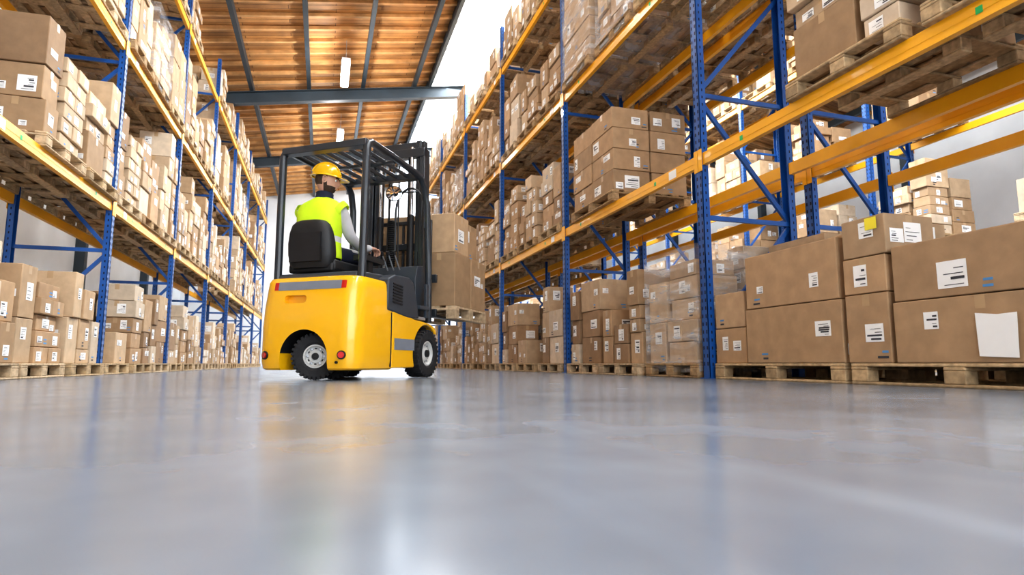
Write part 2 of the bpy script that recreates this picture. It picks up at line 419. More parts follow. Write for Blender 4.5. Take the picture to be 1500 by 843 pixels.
rack(3.45, 4.55, RP, -1)
rack(5.87, 4.77, RP, 1)
rack(9.6, 10.7, RP+[RP[-1]+3.48, RP[-1]+6.96], -1)
rng = random.Random(23)
for b_ in range(len(LP)-1):
    for s in range(3):
        y = LP[b_]+.05+.06+.5+s*1.07+.01
        for lv in range(4):
            z = 0.0 if lv == 0 else LV[lv-1]+BH/2
            if lv == 0: me = rng.choice(MI[:3]+LO)
            elif lv == 3: me = rng.choice(LO)
            elif lv == 1: me = rng.choice(HI[:5]+MI+WR[2:])
            else: me = rng.choice(HI+MI+WR)
            if rng.random() < .08: continue
            place(me, (XL0+XL1)/2+rng.uniform(-.01, .03), y, z, rng.random() < .5, rng.uniform(-.012, .012))
for b_ in range(len(RP)-1):
    for s in range(3):
        y = RP[b_]+.05+.07+.5+s*1.13
        for lv in range(4):
            z = 0.0 if lv == 0 else LV[lv-1]+BH/2
            near = (b_ == 1); second = (b_ == 2); yy = y
            if lv == 0:
                if near or b_ == 0: continue
                me = rng.choice(MI+LO)
                if second: me = [WR[2], LO[5], LO[6]][s]
            elif lv == 1:
                if second and s != 1: continue
                if near and s == 2: continue
                me = rng.choice(MI)
                if second: me = BIGB; yy = 7.30
            elif lv == 2:
                me = rng.choice(HI+MI+WR)
                if second: me = [LO[2], WR[1], WR[0]][s]
                if near: me = [HI[0], None, LO[5]][s]
            else:
                me = rng.choice(MI+LO+WR[2:])
            if me is None: continue
            place(me, 4.0+rng.uniform(-.03, .01), yy, z, rng.random() < .5, rng.uniform(-.012, .012))
for b_ in range(len(RP)-1):
    for s in range(3):
        y = RP[b_]+.05+.07+.5+s*1.13
        for lv in range(4):
            z = 0.0 if lv == 0 else LV[lv-1]+BH/2
            if lv == 1 and (b_ < 4 and rng.random() < .75): continue
            if lv == 2 and rng.random() < .4: continue
            me = rng.choice(LO) if lv in (0, 1) else rng.choice(MI+LO)
            place(me, 5.32, y, z, rng.random() < .5)
for b_ in range(1, len(RP)+1):
    for s in range(3):
        y = RP[0]+3.48*b_+.62+s*1.13
        for lv in range(4):
            z = 0.0 if lv == 0 else LV[lv-1]+BH/2
            if rng.random() < .3: continue
            place(rng.choice(LO+MI), 10.15, y, z, rng.random() < .5)

def custom(name_seed, boxes, px, py, lx, ly, extra=None):
    rg = random.Random(name_seed); mb = MB()
    pallet(mb, rg, px, py, 0, lx, ly)
    for (x0, x1, y0, y1, z0, z1, ci) in boxes:
        carton(mb, rg, (x0+x1)/2, (y0+y1)/2, z0, x1-x0, y1-y0, z1-z0, cardcol(rg, ci, 1.0), rg.uniform(-.012, .012), .95)
    if extra: extra(mb)
    o = mb.obj("pallet_of_cardboard_boxes"); md = o.modifiers.new("B", 'BEVEL'); md.width = .007; md.segments = 2; md.limit_method = 'ANGLE'; md.angle_limit = R(40)
    bake_replace(o); return o
P = PH+.001
custom(1, [(3.47, 4.08, 3.33, 4.33, P, .60, 1), (3.47, 4.08, 3.35, 4.31, .60, 1.05, 5),
           (3.50, 4.0, 4.37, 4.80, P, .46, 5), (3.50, 3.98, 4.38, 4.79, .46, .78, 0),
           (4.12, 4.58, 3.36, 4.05, P, .7, 4), (4.12, 4.58, 3.36, 4.05, .7, 1.22, 0), (4.12, 4.55, 4.08, 4.76, P, .8, 0), (4.12, 4.55, 4.08, 4.76, .8, 1.28, 4)],
       4.03, 4.06, 1.12, 1.46)
def paper(mb):
    mb.add([(3.458, 2.41, .18), (3.458, 2.21, .17), (3.458, 2.20, .41), (3.458, 2.30, .405), (3.458, 2.415, .42)], [(0, 1, 2, 3, 4)], 'label')
    mb.add([(3.460, 3.08, 1.03), (3.460, 2.99, 1.03), (3.460, 2.99, 1.11), (3.460, 3.08, 1.11)], [(0, 1, 2, 3)], 'yellowlab')
custom(2, [(3.47, 3.93, 2.96, 3.29, P, .61, 5), (3.47, 3.93, 2.96, 3.29, .61, .86, 5), (3.47, 3.9, 2.94, 3.28, .86, 1.13, 0),
           (3.47, 4.25, 1.86, 2.925, P, .53, 1), (3.47, 4.25, 1.88, 2.91, .53, .89, 5), (4.28, 4.58, 1.9, 2.9, P, .8, 4)],
       4.03, 2.57, 1.12, 1.42, paper)
custom(3, [(3.47, 4.1, .5, 1.3, P, .6, 1), (3.47, 4.1, .5, 1.3, .6, 1.0, 3)], 4.03, .9, 1.12, 1.0)
custom(4, [(3.47, 4.1, -.9, -.2, P, .6, 1), (3.47, 4.1, -.9, -.2, .6, 1.0, 3)], 4.03, -.55, 1.12, 1.0)

# ------------------------------------------------------------------ building
def roofz(x): return 8.85+.17*x if x <= 5 else 8.85+.85-.17*(x-5)
XA, XB, YA, YB = -6.4, 16.0, -6.0, 31.0
def simple(name, fn, **k):
    mb = MB(); fn(mb); return mb.obj(name, **k)
simple("floor", lambda mb: mb.box(XA-.2, XB+.2, YA-1, YB+.2, -.2, 0, 'floor'))
simple("wall_left", lambda mb: mb.box(XA-.2, XA, YA, YB, 0, roofz(XA)+.1, 'white'))
simple("wall_right", lambda mb: mb.box(XB, XB+.2, YA, YB, 0, roofz(XB)+.1, 'white'))
def endwall(mb, y0, y1, xa=XA-.2, xb=XB+.2):
    prof = [(xa, 0), (xb, 0), (xb, roofz(xb)+.15), (5, roofz(5)+.15), (xa, roofz(xa)+.15)]
    vs = [(x, y0, z) for x, z in prof]+[(x, y1, z) for x, z in prof]; n = 5
    mb.add(vs, [(0, 1, 2, 3, 4), (9, 8, 7, 6, 5)]+[(i, n+i, n+(i+1) % n, (i+1) % n) for i in range(n)], 'white')
simple("wall_back", lambda mb: endwall(mb, YB, YB+.2), recalc=True)
def openwall(mb):  # opening added in unseen wall to let fill light in from behind camera
    mb.box(XA-.2, -3, YA-.2, YA, 0, 8, 'white'); mb.box(9, XB+.2, YA-.2, YA, 0, 8, 'white'); mb.box(-3, 9, YA-.2, YA, 5.4, 9.6, 'white')
simple("wall_front", openwall)
def slab(mb, xa, xb, mat='ceil', t=.12):
    za, zb = roofz(xa), roofz(xb)
    vs = [(xa, YA, za), (xb, YA, zb), (xb, YB, zb), (xa, YB, za), (xa, YA, za+t), (xb, YA, zb+t), (xb, YB, zb+t), (xa, YB, za+t)]
    mb.add(vs, [(0, 3, 2, 1), (4, 5, 6, 7), (0, 1, 5, 4), (1, 2, 6, 5), (2, 3, 7, 6), (3, 0, 4, 7)], mat)
def ceilf(mb):
    slab(mb, XA-.2, 3.0); slab(mb, 7.0, XB+.2)
simple("ceiling", ceilf)
def battens(mb):
    y = YA+.3
    while y < YB:
        mb.beam((XA, y, roofz(XA)-.045), (3.0, y, roofz(3.0)-.045), .07, .09, 'batten')
        mb.beam((7.0, y, roofz(7.0)-.045), (XB, y, roofz(XB)-.045), .07, .09, 'batten')
        y += .62
simple("trim_ceiling_battens", battens)
def purl(mb):
    for i in range(15):
        x = -5.5+1.6*i
        if 2.9 < x < 7.1 or x > XB: continue
        z = roofz(x)-.19
        mb.box(x-.055, x+.055, YA, YB, z-.10, z+.10, 'dsteel')
    for x in (3.0, 7.0):
        mb.box(x-.05, x+.05, YA, YB, roofz(x)-.3, roofz(x)+.1, 'dsteel')
simple("trim_ceiling_purlins", purl)
def truss(mb):
    for y in (.6, 6.6, 12.6, 18.6, 24.6):
        for xa, xb in ((XA, 5.0), (5.0, XB)):
            a = (xa, y, roofz(xa)-.46); b2 = (xb, y, roofz(xb)-.46)
            mb.beam(a, b2, .03, .34, 'dsteel')
            for q in (-.17, .17):
                mb.beam((a[0], y, a[2]+q), (b2[0], y, b2[2]+q), .22, .03, 'dsteel')
        for x in (XA+.12, XB-.12):
            mb.box(x-.12, x+.12, y-.1, y+.1, 0, roofz(x)-.3, 'dsteel')
simple("trim_roof_trusses", truss)
M['sky'] = emat("skylight_daylight_pane", (.90, .96, 1.0), 3.0)
def skyl(mb):
    slab(mb, 3.0, 5.0, 'sky', .03); slab(mb, 5.0, 7.0, 'sky', .03)
simple("window_1", skyl)
simple("trim_skylight_bars", lambda mb: [mb.beam((xa, y, roofz(xa)-.05), (xb, y, roofz(xb)-.05), .05, .08, 'white') for y in [YA+1.5*i for i in range(25)] for xa, xb in ((3.0, 5), (5, 7.0))])

# ------------------------------------------------------------------ lights
def area(name, loc, rot, sx, sy, e, col=(1, 1, 1)):
    l = bpy.data.lights.new(name, 'AREA'); l.shape = 'RECTANGLE'; l.size = sx; l.size_y = sy; l.energy = e; l.color = col
    o = bpy.data.objects.new(name, l); COL.objects.link(o); o.location = loc; o.rotation_euler = rot; return o
area("skylight_daylight", (5, 12.5, roofz(5)-.55), (0, 0, 0), 3.2, 36, 5800, (.89, .95, 1.0))
area("fill_behind_camera", (3, YA+.05, 2.8), (R(90), 0, 0), 11.6, 5.0, 700, (.90, .95, 1.0))  # added fill light behind camera to brighten box faces, not an actual gate
M['tube'] = emat("fluorescent_tube", (.95, 1.0, 1.0), 14)
for X_, en in ((.3, 175), (7.7, 170), (-5.1, 100)):  # side rows are added fill to brighten right aisle and behind left rack
    for y in (-4, 1, 6, 11, 16.2, 21.2, 26.2):
        zz = roofz(X_)-.95
        e = empty("ceiling_and_fill_lamp", (X_, y, zz))
        mb = MB(); mb.box(-.11, .11, -.78, .78, .05, .12, 'white'); mb.cyl((0, -.5, .12), (0, -.5, .75), .006, 'steel', 6); mb.cyl((0, .5, .12), (0, .5, .75), .006, 'steel', 6)
        mb.obj("fixture", e)
        mb = MB(); mb.box(-.095, .095, -.76, .76, .0, .05, 'tube'); mb.obj("diffuser", e, bevel=.02)
        l = bpy.data.lights.new("lamp_light", 'POINT'); l.energy = en; l.shadow_soft_size = .12; l.color = (1, .97, .93)
        o = bpy.data.objects.new("lamp_light", l); COL.objects.link(o); o.parent = e; o.location = (0, 0, -.25)
w = bpy.data.worlds.new("sky"); scene.world = w; w.use_nodes = True
w.node_tree.nodes["Background"].inputs[0].default_value = (.82, .90, 1, 1); w.node_tree.nodes["Background"].inputs[1].default_value = .9

# ------------------------------------------------------------------ forklift
FL = empty("forklift", (-.158, 5.335, 0), R(-35.4))
def prism(mb, pts, x0, x1, mat):
    n = len(pts)
    vs = [(x0, y, z) for y, z in pts]+[(x1, y, z) for y, z in pts]
    mb.add(vs, [tuple(range(n-1, -1, -1)), tuple(range(n, 2*n))]+[(i, (i+1) % n, n+(i+1) % n, n+i) for i in range(n)], mat)
def rrect(z, y0, y1, hw, r, rf=.03, seg=8):
    pts = []
    for cx, cy, rr, a0 in ((hw-r, y0+r, r, -90), (hw-rf, y1-rf, rf, 0), (-hw+rf, y1-rf, rf, 90), (-hw+r, y0+r, r, 180)):
        for i in range(seg+1):
            a = R(a0+90*i/seg); pts.append((cx+rr*math.cos(a), cy+rr*math.sin(a), z))
    return pts
mb = MB()
mb.loft([rrect(.085, .03, .64, .465, .13), rrect(.10, .012, .65, .485, .14), rrect(.16, 0, .66, .495, .15), rrect(.45, 0, .66, .497, .15), rrect(.62, .012, .66, .495, .15),
         rrect(.78, .035, .66, .49, .15), rrect(.845, .045, .655, .484, .145), rrect(.875, .062, .645, .466, .13), rrect(.885, .095, .62, .43, .11)], 'yellow')
cw = mb.obj("counterweight", FL, smooth=True, recalc=True)
cut = MB(); n = 20
arch = [(-.235, -.05)]+[(-.235*math.cos(math.pi*i/n), .19+.235*math.sin(math.pi*i/n)) for i in range(n+1)]+[(.235, -.05)]
vs = [(x, -.1, z) for x, z in arch]+[(x, .42, z) for x, z in arch]; na = len(arch)
cut.add(vs, [tuple(range(na)), tuple(range(2*na-1, na-1, -1))]+[(i, na+i, na+(i+1) % na, (i+1) % na) for i in range(na)], 'black')
co = cut.obj("cutter", FL, recalc=True)
def slotpts(y): 
    return [(-.20+.028*math.cos(R(a))+(.17 if a < 90 else 0), y, .685+.035*math.sin(R(a))) for a in range(-90, 270, 18)]
hs = MB(); hs.loft([slotpts(-.06), slotpts(.08)], 'black')
ho = hs.obj("cutter2", FL, recalc=True)
for c in (co, ho):
    md = cw.modifiers.new("bool", 'BOOLEAN'); md.operation = 'DIFFERENCE'; md.object = c; md.solver = 'EXACT'
bpy.context.view_layer.update()
bake_replace(cw)
for c in (co, ho): bpy.data.objects.remove(c)
try: cw.data.set_sharp_from_angle(angle=R(35))
except Exception: pass
cw.data.materials.append(M['black']); kb = len(cw.data.materials)-1
for p in cw.data.polygons:
    c = p.center
    if abs(c.x) < .232 and .02 < c.y < .43 and c.z < .425 and not (p.normal.z < -.9 and c.z < .1): p.material_index = kb
mb = MB()
RC = .15; HW = .49
def surf_y(x, z):
    b0 = (.012+(z-.62)/.16*.023) if z < .78 else .035+(z-.78)/.065*.010
    return b0+(0 if abs(x) < HW-RC else (RC-math.sqrt(max(0, RC*RC-(abs(x)-(HW-RC))**2))))
def rear_band(x0, x1, z0, z1, mat, o=.004):
    seg = 10
    for i in range(seg):
        xa = x0+(x1-x0)*i/seg; xb = x0+(x1-x0)*(i+1)/seg
        mb.add([(xa, surf_y(xa, z0)-o, z0), (xb, surf_y(xb, z0)-o, z0), (xb, surf_y(xb, z1)-o, z1), (xa, surf_y(xa, z1)-o, z1)], [(0, 1, 2, 3)], mat)
rear_band(-.30, .33, .765, .838, 'band')
rear_band(.33, .375, .768, .835, 'red'); rear_band(-.34, -.30, .768, .835, 'red')
for x in (-.38, .37):
    yy = (RC-math.sqrt(max(0, RC*RC-(abs(x)-(HW-RC))**2)))
    mb.cyl((x, yy+.01, .21), (x+(.006 if x > 0 else -.006), yy-.012, .21), .036, 'black', 20); mb.cyl((x, yy, .21), (x+(.008 if x > 0 else -.008), yy-.018, .21), .026, 'red', 20)
mb.cyl((.33, .02, .15), (.33, -.012, .15), .012, 'black', 10)
mb.obj("rear_lights", FL, smooth=True)
mb = MB()
arc = [(1.3+.285*math.cos(R(a)), .24+.285*math.sin(R(a))) for a in range(207, 40, -9)]
prism(mb, [(.60, .10), (1.02, .10)]+arc+[(1.55, .44), (1.50, .51), (1.38, .545), (1.2, .56), (1.02, .57), (.9, .60), (.75, .66), (.60, .74)], -.50, .50, 'yellow')
mb.obj("chassis", FL, smooth=True, bevel=.012, seg=3, recalc=True)
mb = MB()
for s in (-1, 1):
    a, b2 = sorted((s*.4995, s*.5035))
    mb.box(a, b2, .64, 1.03, .265, .37, 'band')
    a, b2 = sorted((s*.49, s*.4985))
    mb.box(a, b2, .575, .592, .11, .60, 'black')
mb.obj("side_band", FL)
mb = MB()
prism(mb, [(.50, .62), (.50, .905), (.62, .955), (.90, .965), (.99, .92), (1.06, .76), (1.12, .585), (1.0, .575), (.88, .575), (.74, .59)], -.506, .506, 'dark')
prism(mb, [(.14, .875), (.16, .93), (.62, .955), (.66, .88)], -.40, .40, 'dark')
mb.obj("battery_cover", FL, smooth=True, bevel=.014, seg=2, recalc=True)
mb = MB()
for i in range(7):
    z = .70+i*.028
    for sx_ in (-.510, .510): mb.beam((sx_, .58, z), (sx_, .76, z-.012), .006, .013, 'black')
mb.obj("vents", FL)
mb = MB()
mb.box(-.44, .44, 1.0, 1.42, .49, .590, 'black')
prism(mb, [(1.26, .56), (1.22, 1.0), (1.27, 1.14), (1.40, 1.16), (1.46, 1.0), (1.46, .56)], -.40, .40, 'dark')
mb.box(.43, .485, 1.06, 1.3, .575, .605, 'steel'); mb.box(.30, .47, 1.0, 1.22, .59, .60, 'steel')
mb.box(.42, .50, 1.15, 1.36, .68, .72, 'dark'); mb.box(.46, .49, 1.30, 1.36, .60, .95, 'dark')
mb.obj("floor_and_cowl", FL, smooth=True, bevel=.010, recalc=True)
mb = MB()
SX = -.17
mb.cyl((SX, 1.24, 1.10), (SX, 1.03, 1.23), .028, 'black')
c0 = Vector((SX, 1.015, 1.24)); ax = Vector((0, -.55, .83)).normalized(); u = Vector((1, 0, 0)); v2 = ax.cross(u)
ring = [c0+(u*math.cos(2*math.pi*i/28)+v2*math.sin(2*math.pi*i/28))*.15 for i in range(29)]
mb.sweep(ring, .013, 'black', 8, False)
for a in (0, 120, 240):
    mb.cyl(c0, c0+(u*math.cos(R(a+90))+v2*math.sin(R(a+90)))*.15, .011, 'black', 8)
mb.cyl(c0-ax*.03, c0+ax*.015, .035, 'black', 16)
for i in range(3):
    x = .08+.07*i
    mb.cyl((x, 1.22, 1.10), (x, 1.10, 1.25), .007, 'steel', 8); mb.cyl((x, 1.105, 1.24), (x, 1.085, 1.275), .017, 'black', 10)
mb.box(.13, .25, .50, .86, 1.09, 1.14, 'seat'); mb.box(.15, .23, .6, .68, .95, 1.10, 'black')
mb.obj("controls", FL, smooth=True)
mb = MB()
sx = -.16
def cushion(mb, cx, y0, y1, z0, z1, hw):
    prism(mb, [(y0, z0), (y1, z0), (y1, z1-.02), (y1-.05, z1), (y0, z1)], cx-hw, cx+hw, 'seat')
cushion(mb, sx, .26, .74, .955, 1.04, .235)
for xx in (-.2, .2): mb.box(sx+xx-.045, sx+xx+.045, .28, .72, .97, 1.07, 'seat')
mb.obj("seat_cushion", FL, smooth=True, bevel=.022, seg=3)
mb = MB()
rings = []
for z, yb, hw, th in ((.99, .27, .20, .10), (1.03, .262, .225, .12), (1.12, .25, .240, .12), (1.22, .238, .238, .115), (1.32, .228, .22, .10), (1.385, .222, .19, .09), (1.415, .222, .155, .065), (1.425, .225, .12, .04)):
    ring = []
    for i in range(24):
        a = 2*math.pi*i/24; c, s_ = math.cos(a), math.sin(a)
        ring.append((sx+hw*(abs(c)**.5)*(1 if c > 0 else -1), yb+th/2*(abs(s_)**.6)*(1 if s_ > 0 else -1)+.035*(abs(c)**2), z))
    rings.append(ring)
mb.loft(rings, 'seat'); mb.box(sx-.16, sx+.16, .17, .205, 1.04, 1.30, 'black')
mb.obj("seat_backrest", FL, smooth=True, recalc=True)
mb = MB()
for s in (-1, 1):
    mb.sweep([(s*.430, .17, .80), (s*.432, .175, 1.0), (s*.435, .175, 1.4), (s*.438, .18, 1.9), (s*.44, .182, 2.02), (s*.435, .20, 2.07), (s*.43, .26, 2.10), (s*.43, .6, 2.10), (s*.43, 1.1, 2.085), (s*.435, 1.22, 2.06), (s*.44, 1.30, 1.98), (s*.45, 1.36, 1.8), (s*.46, 1.40, 1.1), (s*.46, 1.41, .56)], .036, 'guard', 8)
for y, z in ((.20, 2.075), (1.2, 2.07)):
    mb.box(-.44, .44, y-.045, y+.045, z-.032, z+.032, 'guard')
for i in range(6):
    x = -.31+.124*i
    mb.box(x-.011, x+.011, .2, 1.2, 2.055, 2.095, 'guard')
mb.box(-.42, .42, .68, .73, 2.05, 2.075, 'guard')
mb.obj("overhead_guard", FL, smooth=True, bevel=.004, seg=1)
mb = MB()
mb.sweep([(.43, 1.34, 1.55)]+[(.43-.17+.17*math.cos(R(a)), 1.34, 1.75+.25*math.sin(R(a))) for a in range(0, 181, 20)]+[(.09, 1.34, 1.3)], .012, 'guard', 8)
mb.cyl((.36, 1.33, 1.95), (.22, 1.14, 1.90), .008, 'black', 8)
Xm = Matrix.Translation((.20, 1.10, 1.88)) @ Matrix.Rotation(R(25), 4, 'Z') @ Matrix.Rotation(R(80), 4, 'X')
mb.lathe([(0.001, -.02), (.06, -.02), (.084, -.005), (.087, .006), (.078, .008)], 'black', Xm, 24)
mb.lathe([(.078, .008), (.045, .016), (.001, .02)], 'mirror', Xm, 24)
mb.obj("mirror", FL, smooth=True)
mb = MB()
for s in (-1, 1):
    x = s*.325
    mb.box(min(x, x+s*.02), max(x, x+s*.02), 1.49, 1.62, .10, 2.50, 'guard')
    for yy in (1.49, 1.60): mb.box(min(x-s*.04, x), max(x-s*.04, x), yy, yy+.02, .10, 2.50, 'guard')
    x = s*.265
    mb.box(min(x, x+s*.018), max(x, x+s*.018), 1.52, 1.64, .35, 2.60, 'guard')
    for yy in (1.52, 1.62): mb.box(min(x-s*.04, x), max(x-s*.04, x), yy, yy+.02, .35, 2.60, 'guard')
    mb.cyl((s*.19, 1.50, .15), (s*.19, 1.50, 1.75), .032, 'black', 14); mb.cyl((s*.19, 1.50, 1.75), (s*.19, 1.50, 2.52), .020, 'chrome', 14)
    mb.box(s*.12-.012, s*.12+.012, 1.56, 1.575, .7, 2.45, 'black')
    mb.cyl((s*.36, 1.18, .42), (s*.34, 1.50, .62), .028, 'black', 12)
for z, h, y in ((2.53, .12, 1.56), (1.42, .07, 1.625), (.50, .12, 1.50), (.16, .09, 1.50)):
    mb.box(-.33, .33, y-.03, y+.03, z-h/2, z+h/2, 'guard')
mb.box(-.345, .345, 1.48, 1.56, 2.40, 2.5, 'guard')
mb.cyl((-.10, 1.57, 2.45), (.10, 1.57, 2.45), .05, 'steel', 18)
mb.obj("mast", FL, smooth=True, bevel=.004, seg=1)
mb = MB()
prof = []
for i in range(26):
    z = i*.022; prof += [(.034, z), (.046, z+.008), (.046, z+.013), (.034, z+.02)]
mb.lathe(prof, 'black', Matrix.Translation((-.02, 1.46, 1.12)), 16)
for dx in (-.06, .06): mb.sweep([(dx, 1.45, .6), (dx*1.2, 1.44, 1.1), (dx, 1.45, 1.7), (dx*.6, 1.5, 2.35)], .009, 'black', 8)
mb.obj("hydraulic_hoses", FL, smooth=True)
FZ = .66
mb = MB()
for z in (FZ+.02, FZ+.40):
    mb.box(-.42, .42, 1.67, 1.71, z-.04, z+.05, 'guard')
for s in (-1, 1): mb.box(s*.24-.03, s*.24+.03, 1.62, 1.69, FZ-.05, FZ+.5, 'guard')
for i in range(5):
    x = -.34+.17*i
    mb.box(x-.012, x+.012, 1.675, 1.705, FZ+.4, FZ+1.05, 'guard')
mb.box(-.35, .35, 1.67, 1.71, FZ+1.03, FZ+1.07, 'guard')
for s in (-1, 1):
    x = s*.28
    mb.box(x-.05, x+.05, 1.712, 1.748, FZ-.005, FZ+.46, 'guard')
    prism(mb, [(1.712, FZ-.005), (2.72, FZ-.003), (2.72, FZ+.008), (1.712, FZ+.032)], x-.05, x+.05, 'guard')
mb.obj("fork_carriage", FL, smooth=True, bevel=.004, seg=1)
def wheel(name, c, axis, Rr, W, rimR, parent):
    mb = MB(); q = Vector(axis).normalized().to_track_quat('Z', 'Y')
    X = Matrix.Translation(c) @ q.to_matrix().to_4x4(); h = W/2
    mb.lathe([(rimR, -h*.85), (rimR+.02, -h), (Rr-.03, -h), (Rr-.012, -h*.85), (Rr-.006, -h*.5), (Rr-.006, h*.5), (Rr-.012, h*.85), (Rr-.03, h), (rimR+.02, h), (rimR, h*.85)], 'rubber', X, 40)
    mb.lathe([(rimR, h*.85), (rimR-.012, h*.88), (rimR-.02, h*.6), (rimR*.62, h*.45), (rimR*.55, h*.62), (rimR*.3, h*.7), (rimR*.28, h*.95), (.001, h*.97)], ['rim', 'rim', 'rim', 'rim', 'rim', 'black', 'black'], X, 40)
    mb.lathe([(.001, -h*.5), (rimR, -h*.5), (rimR, -h*.85)], 'rim', X, 40)
    for i in range(6):
        a = R(60*i); Y = X @ Matrix.Translation((rimR*.68*math.cos(a), rimR*.68*math.sin(a), h*.44))
        mb.lathe([(.012, 0), (.012, .015), (.001, .017)], 'steel', Y, 8)
        a = R(60*i+30); Y = X @ Matrix.Translation((rimR*.74*math.cos(a), rimR*.74*math.sin(a), h*.52))
        mb.lathe([(.014, 0), (.001, .001)], 'black', Y, 10)
    nl = 30
    for i in range(nl):
        a = 2*math.pi*i/nl
        for sgn in (-1, 1):
            Y = X @ Matrix.Rotation(a+(.5*2*math.pi/nl if sgn > 0 else 0), 4, 'Z')
            mb.box(Rr-.03, Rr-.0005, -.011, .011, min(sgn*.15*h, sgn*h*.98), max(sgn*.15*h, sgn*h*.98), 'rubber', (1, 1, 1), Y)
    return mb.obj(name, parent, smooth=True)
wheel("front_wheel_right", (.435, 1.3, .241), (1, 0, 0), .24, .18, .125, FL)
wheel("front_wheel_left", (-.435, 1.3, .241), (-1, 0, 0), .24, .18, .125, FL)
axr = Vector((.40, -.92, 0)).normalized()
wheel("steer_wheel_outer", Vector((.02, .16, .201)), axr, .20, .13, .10, FL)
wheel("steer_wheel_inner", Vector((.02, .16, .201))-axr*.30+Vector((.10, 0, 0)), -axr, .20, .13, .10, FL)

MW = Matrix.Translation((-.158, 5.335, 0)) @ Matrix.Rotation(R(-35.4), 4, 'Z')
mb = MB(); rg = random.Random(5)
z0 = FZ-.03
def crate(x0, x1, y0, y1, za, zb, ci, lab=.4): carton(mb, rg, (x0+x1)/2, (y0+y1)/2, za, x1-x0, y1-y0, zb-za, cardcol(rg, ci, 1.02), rg.uniform(-.008, .008), lab)
Xp = Matrix.Translation((0, 2.26, z0))
pl = MB(); pallet(pl, rg, 0, 0, 0, 1.2, .98)
for fc, mi, c in zip(pl.f, pl.mi, pl.c): mb.add([pl.v[k] for k in fc], [tuple(range(len(fc)))], pl.mats[mi], c, Xp)
zt = z0+PH+.001
for i in range(3):
    xa = -.6+.4*i
    for (ya, yb) in ((1.78, 2.25), (2.26, 2.73)):
        crate(xa+.005, xa+.395, ya, yb, zt, zt+.60, 1)
for i in range(2):
    xa = -.58+.585*i
    crate(xa, xa+.575, 1.79, 2.2, zt+.60, zt+1.05, 0)
    if i == 0: crate(xa, xa+.575, 2.22, 2.65, zt+.60, zt+1.05, 1)
    else: crate(xa, xa+.50, 2.22, 2.65, zt+.60, zt+1.05, 1)
ld = mb.obj("pallet_of_cardboard_boxes", None, bevel=.006, seg=1); ld.matrix_world = MW
bake_replace(ld)

# ------------------------------------------------------------------ driver
DR = empty("forklift_driver", (-.158, 5.335, 0), R(-35.4))
DR.scale = (1.05, 1.05, 1.05)
def skinobj(name, verts, edges, rad, mat, sub=2, parent=DR, root=0):
    me = bpy.data.meshes.new(name); me.from_pydata(verts, edges, []); o = bpy.data.objects.new(name, me); COL.objects.link(o)
    md = o.modifiers.new("Skin", 'SKIN'); md.use_smooth_shade = True
    sv = me.skin_vertices[0].data
    for i, r in enumerate(rad):
        sv[i].radius = r if isinstance(r, tuple) else (r, r); sv[i].use_root = (i == root)
    ms = o.modifiers.new("Sub", 'SUBSURF'); ms.levels = sub; ms.render_levels = sub
    bake_replace(o); o.data.materials.clear(); o.data.materials.append(mat)
    for p in o.data.polygons: p.use_smooth = True
    o.parent = parent
    return o
px = -.185
BV = [(px, .40, 1.10), (px, .385, 1.24), (px+.005, .39, 1.38), (px+.012, .405, 1.50), (px+.02, .43, 1.60), (px+.020, .44, 1.68),
      (px+.10, .405, 1.52), (px+.20, .42, 1.50), (px+.25, .50, 1.26), (px+.235, .72, 1.19), (px+.22, .90, 1.225),
      (px-.08, .405, 1.52), (px-.18, .43, 1.50), (px-.24, .52, 1.27), (px-.20, .73, 1.22), (px-.125, .85, 1.225),
      (px+.09, .46, 1.10), (px+.13, .86, 1.13), (px+.13, 1.02, .72), (px+.13, 1.03, .63),
      (px-.09, .46, 1.10), (px-.13, .86, 1.13), (px-.13, 1.02, .72), (px-.13, 1.03, .63)]
BE = [(0, 1), (1, 2), (2, 3), (3, 4), (4, 5), (3, 6), (6, 7), (7, 8), (8, 9), (9, 10), (3, 11), (11, 12), (12, 13), (13, 14), (14, 15), (0, 16), (16, 17), (17, 18), (18, 19), (0, 20), (20, 21), (21, 22), (22, 23)]
BR = [(.15, .12), (.14, .11), (.15, .11), (.13, .10), .062, .058, .075, .070, .055, .046, .033, .075, .070, .055, .046, .033, .095, .068, .05, .045, .095, .068, .05, .045]
body = skinobj("body", BV, BE, BR, M['sleeve'])
body.data.materials.append(M['navy']); body.data.materials.append(M['skin'])
for p in body.data.polygons:
    c = p.center
    if c.z < 1.165 and not (c.z > 1.14 and abs(c.x-px) > .17): p.material_index = 1
    elif c.z > 1.60: p.material_index = 2
mb = MB()
for s in (-1, 1):
    rings = []
    for y, hw, z1 in ((.97, .035, .66), (1.0, .042, .68), (1.06, .045, .66), (1.13, .047, .635), (1.19, .042, .62), (1.225, .025, .60)):
        rings.append([(px+s*.13+hw*math.cos(R(a)), y, .563+max(0, (z1-.563)/2*(1+math.sin(R(a))))) for a in range(0, 360, 30)])
    mb.loft(rings, 'black')
mb.obj("shoes", DR, smooth=True, subsurf=1, recalc=True)
mb = MB()
rings = []
spec = [(1.045, .395, .200, .155), (1.06, .393, .205, .16), (1.13, .388, .20, .152), (1.19, .385, .197, .148), (1.235, .385, .197, .147), (1.30, .387, .205, .147), (1.38, .392, .215, .145), (1.44, .398, .223, .14), (1.50, .405, .222, .13), (1.54, .412, .20, .118), (1.57, .42, .15, .103), (1.592, .428, .105, .088), (1.60, .43, .09, .08)]
for z, yc, rx, ry in spec:
    ring = []
    for i in range(32):
        a = 2*math.pi*i/32; c, s_ = math.cos(a), math.sin(a)
        ring.append((px+.012+rx*(abs(c)**.8)*(1 if c > 0 else -1), yc+ry*(abs(s_)**.85)*(1 if s_ > 0 else -1)+.005*math.sin(5*a+z*20), z))
    rings.append(ring)
